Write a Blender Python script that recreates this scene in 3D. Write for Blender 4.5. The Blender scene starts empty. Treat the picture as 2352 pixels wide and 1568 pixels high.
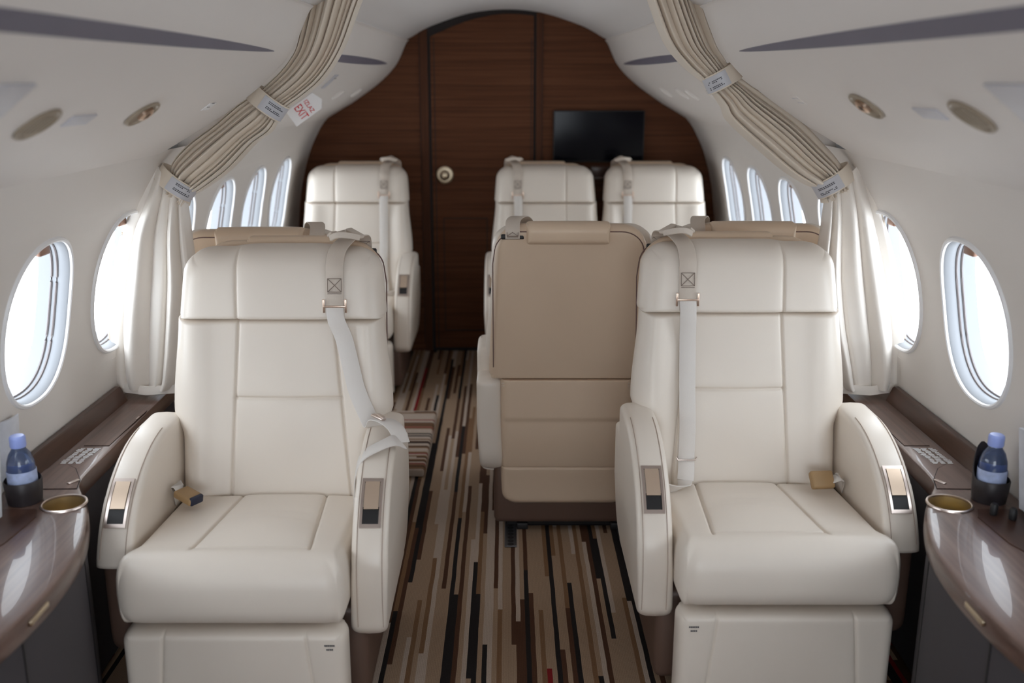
import bpy, bmesh, math, random
import numpy as np
from mathutils import Vector, Matrix
random.seed(7)
C = bpy.context.scene.collection
PI = math.pi

# ------------------------------------------------------------------ materials
def new_mat(name):
    m = bpy.data.materials.new(name); m.use_nodes = True
    nt = m.node_tree; b = nt.nodes['Principled BSDF']
    return m, nt, b
def pmat(name, col, rough=.5, metal=0., bump=0., bscale=200., var=0., spec=.5, trans=0., sheen=0., coat=0., bdist=.002, vscale=6.):
    m, nt, b = new_mat(name)
    b.inputs['Base Color'].default_value = (*col, 1)
    b.inputs['Roughness'].default_value = rough
    b.inputs['Metallic'].default_value = metal
    b.inputs['Specular IOR Level'].default_value = spec
    b.inputs['Transmission Weight'].default_value = trans
    b.inputs['Sheen Weight'].default_value = sheen
    b.inputs['Coat Weight'].default_value = coat
    tc = nt.nodes.new('ShaderNodeTexCoord')
    if var:
        n = nt.nodes.new('ShaderNodeTexNoise'); n.inputs['Scale'].default_value = vscale; n.inputs['Detail'].default_value = 3
        nt.links.new(tc.outputs['Object'], n.inputs['Vector'])
        mx = nt.nodes.new('ShaderNodeMix'); mx.data_type = 'RGBA'
        mx.inputs[6].default_value = (*[c*(1-var) for c in col], 1); mx.inputs[7].default_value = (*[min(1, c*(1+var)) for c in col], 1)
        nt.links.new(n.outputs['Fac'], mx.inputs[0]); nt.links.new(mx.outputs[2], b.inputs['Base Color'])
    if bump:
        n = nt.nodes.new('ShaderNodeTexNoise'); n.inputs['Scale'].default_value = bscale; n.inputs['Detail'].default_value = 4
        nt.links.new(tc.outputs['Object'], n.inputs['Vector'])
        bp = nt.nodes.new('ShaderNodeBump'); bp.inputs['Strength'].default_value = bump; bp.inputs['Distance'].default_value = bdist
        nt.links.new(n.outputs['Fac'], bp.inputs['Height']); nt.links.new(bp.outputs['Normal'], b.inputs['Normal'])
    return m
def wood(name, stops, scale, rough, coat=0., spec=.35):
    m, nt, b = new_mat(name)
    g = nt.nodes.new('ShaderNodeNewGeometry'); mp = nt.nodes.new('ShaderNodeMapping')
    mp.inputs['Scale'].default_value = scale
    nt.links.new(g.outputs['Position'], mp.inputs['Vector'])
    n = nt.nodes.new('ShaderNodeTexNoise'); n.inputs['Scale'].default_value = 1.; n.inputs['Detail'].default_value = 5; n.inputs['Roughness'].default_value = .6
    nt.links.new(mp.outputs['Vector'], n.inputs['Vector'])
    r = nt.nodes.new('ShaderNodeValToRGB'); e = r.color_ramp.elements
    e[0].position, e[0].color = stops[0][0], (*stops[0][1], 1)
    e[1].position, e[1].color = stops[-1][0], (*stops[-1][1], 1)
    for p_, c_ in stops[1:-1]:
        k = e.new(p_); k.color = (*c_, 1)
    nt.links.new(n.outputs['Fac'], r.inputs['Fac']); nt.links.new(r.outputs['Color'], b.inputs['Base Color'])
    b.inputs['Specular IOR Level'].default_value = spec; b.inputs['Roughness'].default_value = rough; b.inputs['Coat Weight'].default_value = coat
    return m
M = {}
M['leather'] = pmat('cream_leather', (.75, .68, .60), .38, bump=.10, bscale=260, var=.02, bdist=.001)
M['tan'] = pmat('tan_leather', (.66, .515, .38), .45, bump=.10, bscale=260, var=.03, bdist=.001)
M['tanroll'] = pmat('tan_headroll_leather', (.69, .535, .39), .45, bump=.10, bscale=260, var=.03, bdist=.001)
M['brown'] = pmat('brown_leather', (.11, .065, .048), .5, var=.05)
M['seam'] = pmat('seam_thread', (.40, .31, .25), .6, var=.1)
M['piping'] = pmat('dark_piping', (.15, .085, .075), .6, var=.1)
M['web'] = pmat('belt_webbing', (.70, .66, .62), .55, bump=.3, bscale=900, var=.03, sheen=.2)
M['webtan'] = pmat('belt_webbing_tan', (.60, .525, .45), .6, bump=.3, bscale=900, var=.04)
M['stitch'] = pmat('belt_stitching', (.22, .17, .14), .7, var=.1)
M['gold'] = pmat('champagne_metal', (.72, .55, .44), .28, metal=1., var=.03)
M['bezel'] = pmat('satin_bezel', (.62, .53, .48), .3, metal=1., var=.02)
M['lever'] = pmat('lever_satin', (.66, .52, .40), .42, metal=.75, var=.03)
M['buckle'] = pmat('tan_buckle', (.36, .23, .11), .45, var=.05)
M['black'] = pmat('dark_recess', (.012, .011, .012), .5, var=.1)
M['navy'] = pmat('navy_button', (.015, .02, .045), .45, var=.1)
M['panel'] = pmat('ivory_panel', (.76, .72, .685), .5, var=.012, bump=.05, bscale=300)
M['wall'] = pmat('ivory_wall', (.74, .705, .67), .5, var=.012, bump=.05, bscale=300)
M['ceil'] = pmat('white_ceiling', (.76, .745, .74), .5, var=.01, bump=.04, bscale=300)
M['inlay'] = pmat('grey_lilac_inlay', (.165, .155, .20), .5, var=.08)
M['vent'] = pmat('bronze_vent', (.33, .27, .20), .45, metal=.2, var=.08)
M['white'] = pmat('white_plastic', (.85, .85, .86), .35, var=.01)
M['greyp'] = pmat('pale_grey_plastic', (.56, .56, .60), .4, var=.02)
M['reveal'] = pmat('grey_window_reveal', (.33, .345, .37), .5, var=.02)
M['rail'] = pmat('dark_track', (.17, .15, .15), .4, var=.05)
M['tab'] = pmat('rose_tab', (.30, .17, .12), .35, metal=.4, var=.1)
M['fabric'] = pmat('curtain_fabric', (.70, .615, .51), .62, var=.03, bump=.08, bscale=500, sheen=.25)
M['fabric2'] = pmat('curtain_lining', (.80, .75, .69), .42, var=.02, bump=.06, bscale=500, sheen=.3)
M['silver'] = pmat('silver_label', (.52, .52, .55), .35, var=.04)
M['ink'] = pmat('label_ink', (.05, .05, .06), .6, var=.1)
M['red'] = pmat('sign_red', (.62, .01, .025), .5, var=.03)
M['screen'] = pmat('screen_glass', (.002, .002, .005), .12, var=.1, spec=.12)
M['knob'] = pmat('brass_knob', (.62, .52, .38), .28, metal=1., var=.03)
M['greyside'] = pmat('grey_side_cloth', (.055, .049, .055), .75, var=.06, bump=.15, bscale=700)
M['cup'] = pmat('gold_cup', (.55, .43, .24), .35, metal=.8, var=.05)
M['cap'] = pmat('lilac_cap', (.33, .42, .85), .4, var=.03)
M['water'] = pmat('blue_bottle', (.30, .42, .72), .08, trans=.85, var=.05)
M['blabel'] = pmat('bottle_label', (.42, .50, .74), .5, var=.35, vscale=60)
M['holder'] = pmat('dark_leather_holder', (.022, .017, .019), .45, var=.1)
M['paper'] = pmat('printed_paper', (.68, .70, .75), .6, var=.25, vscale=22)
M['yellow'] = pmat('yellow_wrapper', (.72, .55, .16), .4, var=.15, vscale=40)
M['green'] = pmat('dark_green_glass', (.03, .07, .06), .1, var=.1)
M['holes'] = pmat('track_metal', (.16, .16, .17), .4, metal=.9, var=.1)
M['bulk'] = wood('bulkhead_veneer', [(.30, (.068, .0225, .0085)), (.5, (.102, .036, .0145)), (.72, (.138, .053, .023))], (1.6, 1., 95.), .6, spec=.16)
M['bulkv'] = wood('bulkhead_strip', [(.30, (.055, .019, .008)), (.72, (.10, .037, .017))], (60., 1., 1.6), .6, spec=.16)
M['gap'] = pmat('dark_gap', (.012, .006, .005), .7, var=.1)
M['walnut'] = wood('walnut_ledge', [(.28, (.085, .048, .038)), (.5, (.13, .078, .062)), (.75, (.175, .11, .088))], (85., 2.2, 40.), .28, coat=.35)
M['walnut2'] = wood('walnut_dark', [(.3, (.05, .022, .014)), (.75, (.09, .042, .028))], (70., 2.2, 60.), .33, coat=.2)

def glass_pane():
    m, nt, b = new_mat('window_pane_clear')
    out = nt.nodes['Material Output']; nt.nodes.remove(b)
    t = nt.nodes.new('ShaderNodeBsdfTransparent'); g = nt.nodes.new('ShaderNodeBsdfGlossy'); g.inputs['Roughness'].default_value = .05
    mx = nt.nodes.new('ShaderNodeMixShader'); mx.inputs[0].default_value = .03
    nt.links.new(t.outputs[0], mx.inputs[1]); nt.links.new(g.outputs[0], mx.inputs[2])
    nt.links.new(mx.outputs[0], out.inputs['Surface']); return m
M['pane'] = glass_pane()

def stripes(name, axis, w, L, ramp, off=0.):
    """woven stripes: narrow columns broken into segments of different yarn colours"""
    m, nt, b = new_mat(name); N = nt.nodes.new; K = nt.links.new
    g = N('ShaderNodeNewGeometry'); s = N('ShaderNodeSeparateXYZ'); K(g.outputs['Position'], s.inputs[0])
    def mth(op, a, c=None):
        n = N('ShaderNodeMath'); n.operation = op
        for i, v in enumerate((a, c)):
            if v is None: continue
            if isinstance(v, (int, float)): n.inputs[i].default_value = v
            else: K(v, n.inputs[i])
        return n.outputs[0]
    X, Y = (s.outputs[0], s.outputs[1]) if axis == 'Y' else (s.outputs[1], s.outputs[0])
    wob = N('ShaderNodeTexNoise'); wob.inputs['Scale'].default_value = 9; K(g.outputs['Position'], wob.inputs['Vector'])
    col = mth('FLOOR', mth('DIVIDE', mth('ADD', X, mth('MULTIPLY', mth('SUBTRACT', wob.outputs['Fac'], .5), .004)), w))
    w1 = N('ShaderNodeTexWhiteNoise'); w1.noise_dimensions = '1D'; K(mth('ADD', col, 31.7 + off), w1.inputs['W'])
    seg = mth('FLOOR', mth('ADD', mth('DIVIDE', Y, mth('ADD', mth('MULTIPLY', w1.outputs['Value'], L), L*.55)), mth('MULTIPLY', w1.outputs['Value'], 17.)))
    cv = N('ShaderNodeCombineXYZ'); K(col, cv.inputs[0]); K(seg, cv.inputs[1]); cv.inputs[2].default_value = off
    w2 = N('ShaderNodeTexWhiteNoise'); w2.noise_dimensions = '3D'; K(cv.outputs[0], w2.inputs['Vector'])
    mixv = mth('ADD', mth('MULTIPLY', w1.outputs['Value'], .45), mth('MULTIPLY', w2.outputs['Value'], .55))
    r = N('ShaderNodeValToRGB'); r.color_ramp.interpolation = 'CONSTANT'; e = r.color_ramp.elements
    e[0].position, e[0].color = 0., (*ramp[0][1], 1); e[1].position, e[1].color = ramp[1][0], (*ramp[1][1], 1)
    for p_, c_ in ramp[2:]:
        k = e.new(p_); k.color = (*c_, 1)
    K(mixv, r.inputs['Fac'])
    # fine rib inside each stripe
    rib = mth('FRACT', mth('DIVIDE', X, w/3.)); ribv = mth('ADD', mth('MULTIPLY', mth('PINGPONG', rib, .5), .35), .86)
    fz = N('ShaderNodeTexNoise'); fz.inputs['Scale'].default_value = 260; K(g.outputs['Position'], fz.inputs['Vector'])
    tot = mth('MULTIPLY', ribv, mth('ADD', mth('MULTIPLY', fz.outputs['Fac'], .5), .75))
    mx = N('ShaderNodeMix'); mx.data_type = 'RGBA'; mx.blend_type = 'MULTIPLY'; mx.inputs[0].default_value = 1
    cc = N('ShaderNodeCombineColor'); [K(tot, cc.inputs[i]) for i in range(3)]
    K(r.outputs['Color'], mx.inputs[6]); K(cc.outputs[0], mx.inputs[7]); K(mx.outputs[2], b.inputs['Base Color'])
    bp = N('ShaderNodeBump'); bp.inputs['Strength'].default_value = .5; bp.inputs['Distance'].default_value = .003
    K(tot, bp.inputs['Height']); K(bp.outputs['Normal'], b.inputs['Normal'])
    b.inputs['Roughness'].default_value = .85; b.inputs['Specular IOR Level'].default_value = .15
    return m
BEI, LGT, TAN, BRN, BLK, RED = (.30, .208, .140), (.41, .33, .27), (.185, .102, .053), (.072, .032, .017), (.015, .012, .012), (.19, .010, .012)
M['carpet'] = stripes('striped_carpet', 'Y', .0132, .85, [(0, TAN), (.15, BLK), (.23, BEI), (.40, BRN), (.49, LGT), (.57, BEI), (.70, TAN), (.765, RED), (.815, BLK), (.87, LGT), (.91, BRN)])
M['mat'] = stripes('striped_mat', 'X', .0135, 6., [(0, BLK), (.20, LGT), (.36, TAN), (.44, LGT), (.55, BRN), (.64, LGT), (.78, (.22, .06, .05)), (.86, LGT)], 5.)

# ------------------------------------------------------------------ helpers
def add(name, verts, faces, mat, parent=None, smooth=True, mats=None, fm=None):
    me = bpy.data.meshes.new(name); me.from_pydata([tuple(v) for v in verts], [], faces); me.update()
    for m_ in (mats or [mat]): me.materials.append(m_)
    if fm: me.polygons.foreach_set('material_index', fm)
    if smooth: me.polygons.foreach_set('use_smooth', [True]*len(me.polygons))
    o = bpy.data.objects.new(name, me); C.objects.link(o)
    if parent: o.parent = parent
    return o
def fix(o, dist=1e-5):
    bm = bmesh.new(); bm.from_mesh(o.data); bmesh.ops.remove_doubles(bm, verts=bm.verts, dist=dist)
    bmesh.ops.recalc_face_normals(bm, faces=bm.faces); bm.to_mesh(o.data); bm.free(); return o
def empty(name, loc, rz=0.):
    o = bpy.data.objects.new(name, None); C.objects.link(o); o.location = loc; o.rotation_euler = (0, 0, rz); o.empty_display_size = .1; return o
def tag(o, label, cat, group=None):
    o['label'] = label; o['category'] = cat
    if group: o['group'] = group
    return o
def struct(o): o['kind'] = 'structure'; return o
class MB:
    """collects shapes into one mesh"""
    def __init__(s): s.v, s.f, s.m = [], [], []
    def grid(s, P, closed_u=False, closed_v=False, mi=0, caps=False):
        nu, nv = len(P), len(P[0]); b = len(s.v)
        for r in P: s.v.extend([tuple(q) for q in r])
        for i in range(nu if closed_u else nu-1):
            for j in range(nv if closed_v else nv-1):
                i2, j2 = (i+1) % nu, (j+1) % nv
                s.f.append((b+i*nv+j, b+i2*nv+j, b+i2*nv+j2, b+i*nv+j2)); s.m.append(mi)
        if caps:
            s.f.append(tuple(b+j for j in range(nv))[::-1]); s.f.append(tuple(b+(nu-1)*nv+j for j in range(nv))); s.m += [mi, mi]
        return s
    def box(s, c, d, bev=0., mi=0, R=None):
        bm = bmesh.new(); bmesh.ops.create_cube(bm, size=1)
        for v in bm.verts: v.co = Vector((v.co.x*d[0], v.co.y*d[1], v.co.z*d[2]))
        if bev: bmesh.ops.bevel(bm, geom=list(bm.edges), offset=bev, segments=3, profile=.5, affect='EDGES')
        b = len(s.v)
        for v in bm.verts:
            q = v.co
            if R is not None: q = R @ q
            s.v.append(tuple(q+Vector(c)))
        bm.verts.index_update()
        for f in bm.faces: s.f.append(tuple(b+v.index for v in f.verts)); s.m.append(mi)
        bm.free(); return s
    def tube(s, pts, r, n=8, mi=0, closed=False):
        P = [Vector(p) for p in pts]; rings = []
        up = Vector((0, 0, 1)); L = len(P)
        for i in range(L):
            a = P[i-1] if (i or closed) else P[0]; c = P[(i+1) % L] if (i < L-1 or closed) else P[-1]
            t = (c-a).normalized(); x = t.cross(up if abs(t.dot(up)) < .95 else Vector((1, 0, 0))).normalized(); y = x.cross(t)
            rings.append([P[i]+x*r*math.cos(2*PI*k/n)+y*r*math.sin(2*PI*k/n) for k in range(n)])
        return s.grid(rings, closed_u=closed, closed_v=True, mi=mi, caps=not closed)
    def ribbon(s, pts, wd, w, t=.0018, mi=0, nrm=None):
        """flat strap along pts; wd: width direction(s)"""
        rows = []
        P = [Vector(p) for p in pts]
        for i, p_ in enumerate(P):
            d = Vector(wd[i] if isinstance(wd, list) else wd).normalized()
            tg = (P[min(i+1, len(P)-1)]-P[max(i-1, 0)]).normalized()
            d = (d - tg*d.dot(tg)).normalized(); nn = tg.cross(d).normalized()
            ww = w[i] if isinstance(w, list) else w
            rows.append([p_+d*ww/2+nn*t/2, p_+d*(ww/2-.0012)+nn*t, p_-d*(ww/2-.0012)+nn*t, p_-d*ww/2+nn*t/2, p_-d*ww/2-nn*t/2, p_+d*ww/2-nn*t/2])
        return s.grid(rows, closed_v=True, mi=mi, caps=True)
    def lathe(s, prof, c=(0, 0, 0), axis=None, n=32, mi=0, close=False):
        R = axis if axis is not None else Matrix.Identity(3)
        rows = [[Vector(c)+R @ Vector((r*math.cos(2*PI*k/n), r*math.sin(2*PI*k/n), z)) for k in range(n)] for r, z in prof]
        s.grid(rows, closed_v=True, mi=mi)
        return s
    def build(s, name, mat, parent=None, smooth=True, mats=None, flip=None, recalc=True):
        V = [(-x, y, z) for x, y, z in s.v] if flip == -1 else s.v
        o = add(name, V, s.f, mat, parent, smooth, mats, s.m if mats else None)
        if recalc: fix(o)
        if smooth: sharp(o)
        return o
def sharp(o, deg=42):
    me = o.data
    bm = bmesh.new(); bm.from_mesh(me); a = math.radians(deg)
    for e in bm.edges:
        if len(e.link_faces) == 2 and e.calc_face_angle(0) > a: e.smooth = False
    bm.to_mesh(me); bm.free()
def spl(pts, n=8):
    """Catmull-Rom through points"""
    P = [np.array(p, float) for p in pts]; out = []
    for i in range(len(P)-1):
        a, b, c, d = P[max(i-1, 0)], P[i], P[i+1], P[min(i+2, len(P)-1)]
        for k in range(n):
            t = k/n; out.append(.5*((2*b)+(-a+c)*t+(2*a-5*b+4*c-d)*t*t+(-a+3*b-3*c+d)*t**3))
    out.append(P[-1]); return out
def seg(n, L):
    """0..1 samples dense near both ends"""
    e = [0, .0012, .0024, .0038, .0055, .0075, .010, .0135, .018, .024, .031, .039]
    e = [x for x in e if x < L*.45]
    lo, hi = e[-1], L-e[-1]; k = max(2, int((hi-lo)/n))
    mid = [lo+(hi-lo)*i/k for i in range(1, k)]
    return [x/L for x in e+mid+[L-x for x in e[::-1]]]
def cols(knots, step=.014):
    """dense parameter list over u-knots (given approx. metre positions)"""
    out = []
    for (a, b) in zip(knots, knots[1:]): out += [a+(b-a)*t for t in seg(step, b-a)][:-1]
    return np.array(out+[knots[-1]])
def pillow(name, acols, bk, mapf, Tf, Tb, R, n=2.5, nb=None, corner={}, vg=[], hg=[], extra=None, mat=None, parent=None, flip=1, step=.014, gw=.0035):
    """padded panel. acols: functions b->a for each column knot (first/last = outline); bk: row knots;
    R=(left,right,bottom,top) edge rounding; corner: 'bl','br','tl','tr' -> (ra,rb); vg/hg: sewn grooves"""
    b0, b1 = bk[0], bk[-1]; bm_ = (b0+b1)/2
    ref = [f(bm_) for f in acols]
    u = cols(ref, step); v = cols(bk, step)
    U, V = np.meshgrid(u, v, indexing='ij')
    knots_b = np.array([[f(x) for f in acols] for x in v])           # (nv,k)
    A = np.empty_like(U)
    for j in range(len(v)): A[:, j] = np.interp(u, ref, knots_b[j])
    lo = np.broadcast_to(knots_b[:, 0], U.shape); hi = np.broadcast_to(knots_b[:, -1], U.shape)
    dl, dr, db, dt = A-lo, hi-A, V-b0, b1-V
    d = np.zeros_like(A)
    for dist, r in ((dl, R[0]), (dr, R[1]), (db, R[2]), (dt, R[3])): d = np.maximum(d, 1-dist/r)
    d = np.clip(d, 0, 1)
    A0, V0 = A.copy(), V.copy(); A, V = A.copy(), V.copy()
    for key, (ra, rb) in corner.items():
        da = dl if key[1] == 'l' else dr; dv = db if key[0] == 'b' else dt
        p_, q_ = 1-da/ra, 1-dv/rb; m_ = (p_ > 0) & (q_ > 0)
        p_, q_ = p_[m_], q_[m_]; h = np.hypot(p_, q_); s = np.where(h > 0, np.maximum(p_, q_)/np.maximum(h, 1e-9), 1)
        if key[1] == 'l': A[m_] = lo[m_]+ra*(1-p_*s)
        else: A[m_] = hi[m_]-ra*(1-p_*s)
        if key[0] == 'b': V[m_] = b0+rb*(1-q_*s)
        else: V[m_] = b1-rb*(1-q_*s)
    prof = (1-d**n)**(1/n); profb = (1-d**(nb or n))**(1/(nb or n))
    H = prof*Tf
    if extra is not None: H = H+extra(A, V)*prof
    for (k, dep, blo, bhi, side) in vg:
        s = np.broadcast_to(knots_b[:, k], U.shape); w = np.exp(-((A0-s)/gw)**2)+.35*np.exp(-((A0-s)/(gw*3.5))**2)
        fade = np.clip((V0-blo)/.03+1, 0, 1)*np.clip((bhi-V0)/.03+1, 0, 1)
        tgt = H if side > 0 else None
        if side > 0: H = H-dep*w*fade*np.clip(prof*1.5, 0, 1)
    HB = -profb*Tb
    for (k, dep, blo, bhi, side) in vg:
        if side < 0:
            s = np.broadcast_to(knots_b[:, k], U.shape); w = np.exp(-((A0-s)/gw)**2)
            fade = np.clip((V0-blo)/.03+1, 0, 1)*np.clip((bhi-V0)/.03+1, 0, 1); HB = HB+dep*w*fade
    for (bb, dep, k0, k1, side) in hg:
        w = np.exp(-((V0-bb)/gw)**2)+.35*np.exp(-((V0-bb)/(gw*3.5))**2)
        sa = np.broadcast_to(knots_b[:, k0], U.shape); sb = np.broadcast_to(knots_b[:, k1], U.shape)
        fade = np.clip((A0-sa)/.006+1, 0, 1)*np.clip((sb-A0)/.006+1, 0, 1)
        if side > 0: H = H-dep*w*fade*np.clip(prof*1.5, 0, 1)
        else: HB = HB+dep*w*fade
    nu, nv = U.shape; verts = []
    idf = np.arange(nu*nv).reshape(nu, nv); idb = idf.copy()
    X, Y, Z = mapf(A, V, H); verts += list(zip(X.ravel(), Y.ravel(), Z.ravel()))
    X, Y, Z = mapf(A, V, HB); cnt = nu*nv
    for i in range(1, nu-1):
        for j in range(1, nv-1):
            verts.append((X[i, j], Y[i, j], Z[i, j])); idb[i, j] = cnt; cnt += 1
    faces = []
    for i in range(nu-1):
        for j in range(nv-1):
            faces.append((idf[i, j], idf[i+1, j], idf[i+1, j+1], idf[i, j+1])); faces.append((idb[i, j], idb[i, j+1], idb[i+1, j+1], idb[i+1, j]))
    if flip == -1: verts = [(-x, y, z) for x, y, z in verts]
    o = add(name, verts, [tuple(int(q) for q in f) for f in faces], mat, parent)
    bm = bmesh.new(); bm.from_mesh(o.data); bmesh.ops.remove_doubles(bm, verts=bm.verts, dist=2e-5)
    bmesh.ops.recalc_face_normals(bm, faces=bm.faces); bm.to_mesh(o.data); bm.free()
    return o

# ------------------------------------------------------------------ cabin cross-section
_wz = np.array([0, .15, .3, .56, .755, .945, 1.109, 1.20, 1.262, 1.32]); _wx = np.array([1.125, 1.14, 1.15, 1.157, 1.140, 1.112, 1.065, 1.022, .985, .93])
_f = spl(np.stack([_wz, _wx], 1), 12); _fz = [q[0] for q in _f]; _fx = [q[1] for q in _f]
def wx(z): return float(np.interp(z, _fz, _fx))
def tap(y): return 1+.025*max(0., min(1., (5.47-y)/2.57))
def wallp(side, y, z, out=0.):
    dz = .01; dx = (wx(z+dz)-wx(z-dz))/(2*dz); n = Vector((1, 0, -dx)).normalized()
    return Vector((side*(wx(z)*tap(y)+out*n.x), y, z+out*n.z))
SEC = [(.515, 1.688), (.532, 1.668), (.587, 1.562), (.682, 1.468), (.825, 1.368)]
_s = spl(SEC, 8)+[np.array(q) for q in ((.875, 1.340), (.925, 1.311), (.972, 1.283))]
def secx(x):
    """panel surface at section abscissa x: (x,z), tangent (down-outward), inward normal"""
    xs = [q[0] for q in _s]; zs = [q[1] for q in _s]; z = float(np.interp(x, xs, zs))
    h = .02; t = Vector((2*h, float(np.interp(x+h, xs, zs)-np.interp(x-h, xs, zs)))).normalized()
    return x, z, t, Vector((t.y, -t.x))
def panelf(side, x, y):
    """point and frame (tangent, aft, normal) on an overhead panel"""
    x, z, t, n = secx(x); k = tap(y)
    P = Vector((side*x*k, y, z)); T = Vector((side*t.x, 0, t.y)); N = Vector((side*n.x, 0, n.y))
    return P, T, Vector((0, 1, 0)), N

YF, YB = -1.6, 5.47
# floor
struct(add('floor', [(-1.35, YF, 0), (1.35, YF, 0), (1.35, YB+.1, 0), (-1.35, YB+.1, 0), (-1.35, YF, -.05), (1.35, YF, -.05), (1.35, YB+.1, -.05), (-1.35, YB+.1, -.05)],
           [(0, 1, 2, 3), (7, 6, 5, 4), (0, 4, 5, 1), (1, 5, 6, 2), (2, 6, 7, 3), (3, 7, 4, 0)], M['carpet'], smooth=False))
# side walls with oval windows
WC = [2.362+.508*k for k in range(-2, 6)]
ZC, WA, WB, ZLO, ZHI = .922, .172, .197, .690, 1.150
def oval(th, k=1.):
    c, s = math.cos(th), math.sin(th); e = 2/2.35
    return WA*k*math.copysign(abs(c)**e, c), WB*k*math.copysign(abs(s)**e, s)
NT = 72
def make_wall(side):
    mb = MB()
    ye = [WC[0]-.254+.508*k for k in range(len(WC)+1)]
    ys = [YF]+ye+[YB+.02]
    zl = list(np.linspace(0, ZLO, 9)); zh = list(np.linspace(ZHI, 1.30, 6))
    for z in (zl, zh): mb.grid([[wallp(side, y, q) for q in z] for y in np.linspace(YF, YB+.02, 60)])
    for (a, b) in ((ys[0], ys[1]), (ys[-2], ys[-1])): mb.grid([[wallp(side, y, q) for q in np.linspace(ZLO, ZHI, 12)] for y in (a, b)])
    for c in WC:
        rings = []
        for k in range(9):
            t = k/8; ring = []
            for i in range(NT):
                th = 2*PI*i/NT; oy, oz = oval(th)
                cs, sn = math.cos(th), math.sin(th); m_ = max(abs(cs), abs(sn)); ry, rz = .254*cs/m_, .5*(ZHI-ZLO)*sn/m_
                rz += (ZLO+ZHI)/2-ZC
                ring.append(wallp(side, c+oy+(ry-oy)*t, ZC+oz+(rz-oz)*t))
            rings.append(ring)
        mb.grid(rings, closed_v=True)
    # outer skin behind the trim
    mb.grid([[Vector((side*(wx(z)*1.03+.16), y, z)) for z in (0, .3, .66)] for y in (YF, YB+.02)])
    o = mb.build('wall_left' if side < 0 else 'wall_right', M['wall'])
    return struct(o)
def make_window(side, c, idx):
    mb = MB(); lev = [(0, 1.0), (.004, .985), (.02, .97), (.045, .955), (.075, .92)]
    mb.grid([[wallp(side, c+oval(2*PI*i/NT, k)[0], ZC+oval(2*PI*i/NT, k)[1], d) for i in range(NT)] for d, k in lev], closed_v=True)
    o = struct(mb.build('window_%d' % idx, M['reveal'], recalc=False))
    r = MB(); ring = []
    for dd, kk in ((.002, 1.0), (-.006, 1.005), (-.008, 1.025), (-.006, 1.05), (.0, 1.06)):
        ring.append([wallp(side, c+oval(2*PI*i/NT, kk)[0], ZC+oval(2*PI*i/NT, kk)[1], dd) for i in range(NT)])
    r.grid(ring, closed_v=True); r.build('rim', M['white'], o)
    for d in (.030, .043):
        t = MB(); t.tube([wallp(side, c+oval(2*PI*i/NT, .965 if d < .04 else .955)[0], ZC+oval(2*PI*i/NT, .965 if d < .04 else .955)[1], d) for i in range(NT)], .0034, 6, closed=True)
        t.build('shade_track', M['rail'], o)
    p_ = MB(); p_.grid([[wallp(side, c+oval(2*PI*i/NT, k)[0], ZC+oval(2*PI*i/NT, k)[1], .073) for i in range(NT)] for k in (.94, .6, .3, .02)], closed_v=True)
    p_.build('pane', M['pane'], o)
    t = MB(); q = wallp(side, c+.035, ZC+WB*.83, .030); t.box(q, (.018, .052, .026), .005); t.build('shade_tab', M['tab'], o)
    return o
for s in (-1, 1): make_wall(s)
wi = 1
for s in (-1, 1):
    for c in WC: make_window(s, c, wi); wi += 1

# ceiling: centre panel and the hidden shell above the side panels
csec = spl([(-.60, 1.700), (-.53, 1.693), (-.45, 1.735), (-.37, 1.770), (-.19, 1.825), (0, 1.843), (.19, 1.825), (.37, 1.770), (.45, 1.735), (.53, 1.693), (.60, 1.700)], 6)
mb = MB(); ysamp = list(np.linspace(YF, YB+.02, 30))
mb.grid([[(x*tap(y), y, z) for x, z in csec] for y in ysamp])
for s in (-1, 1): mb.grid([[(s*x, y, z) for x, z in ((.60, 1.70), (.72, 1.72), (.95, 1.55), (1.10, 1.36), (1.12, 1.27), (wx(1.21)*tap(y)+.006, 1.21))] for y in ysamp])
struct(mb.build('ceiling', M['ceil'], recalc=False))

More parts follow.
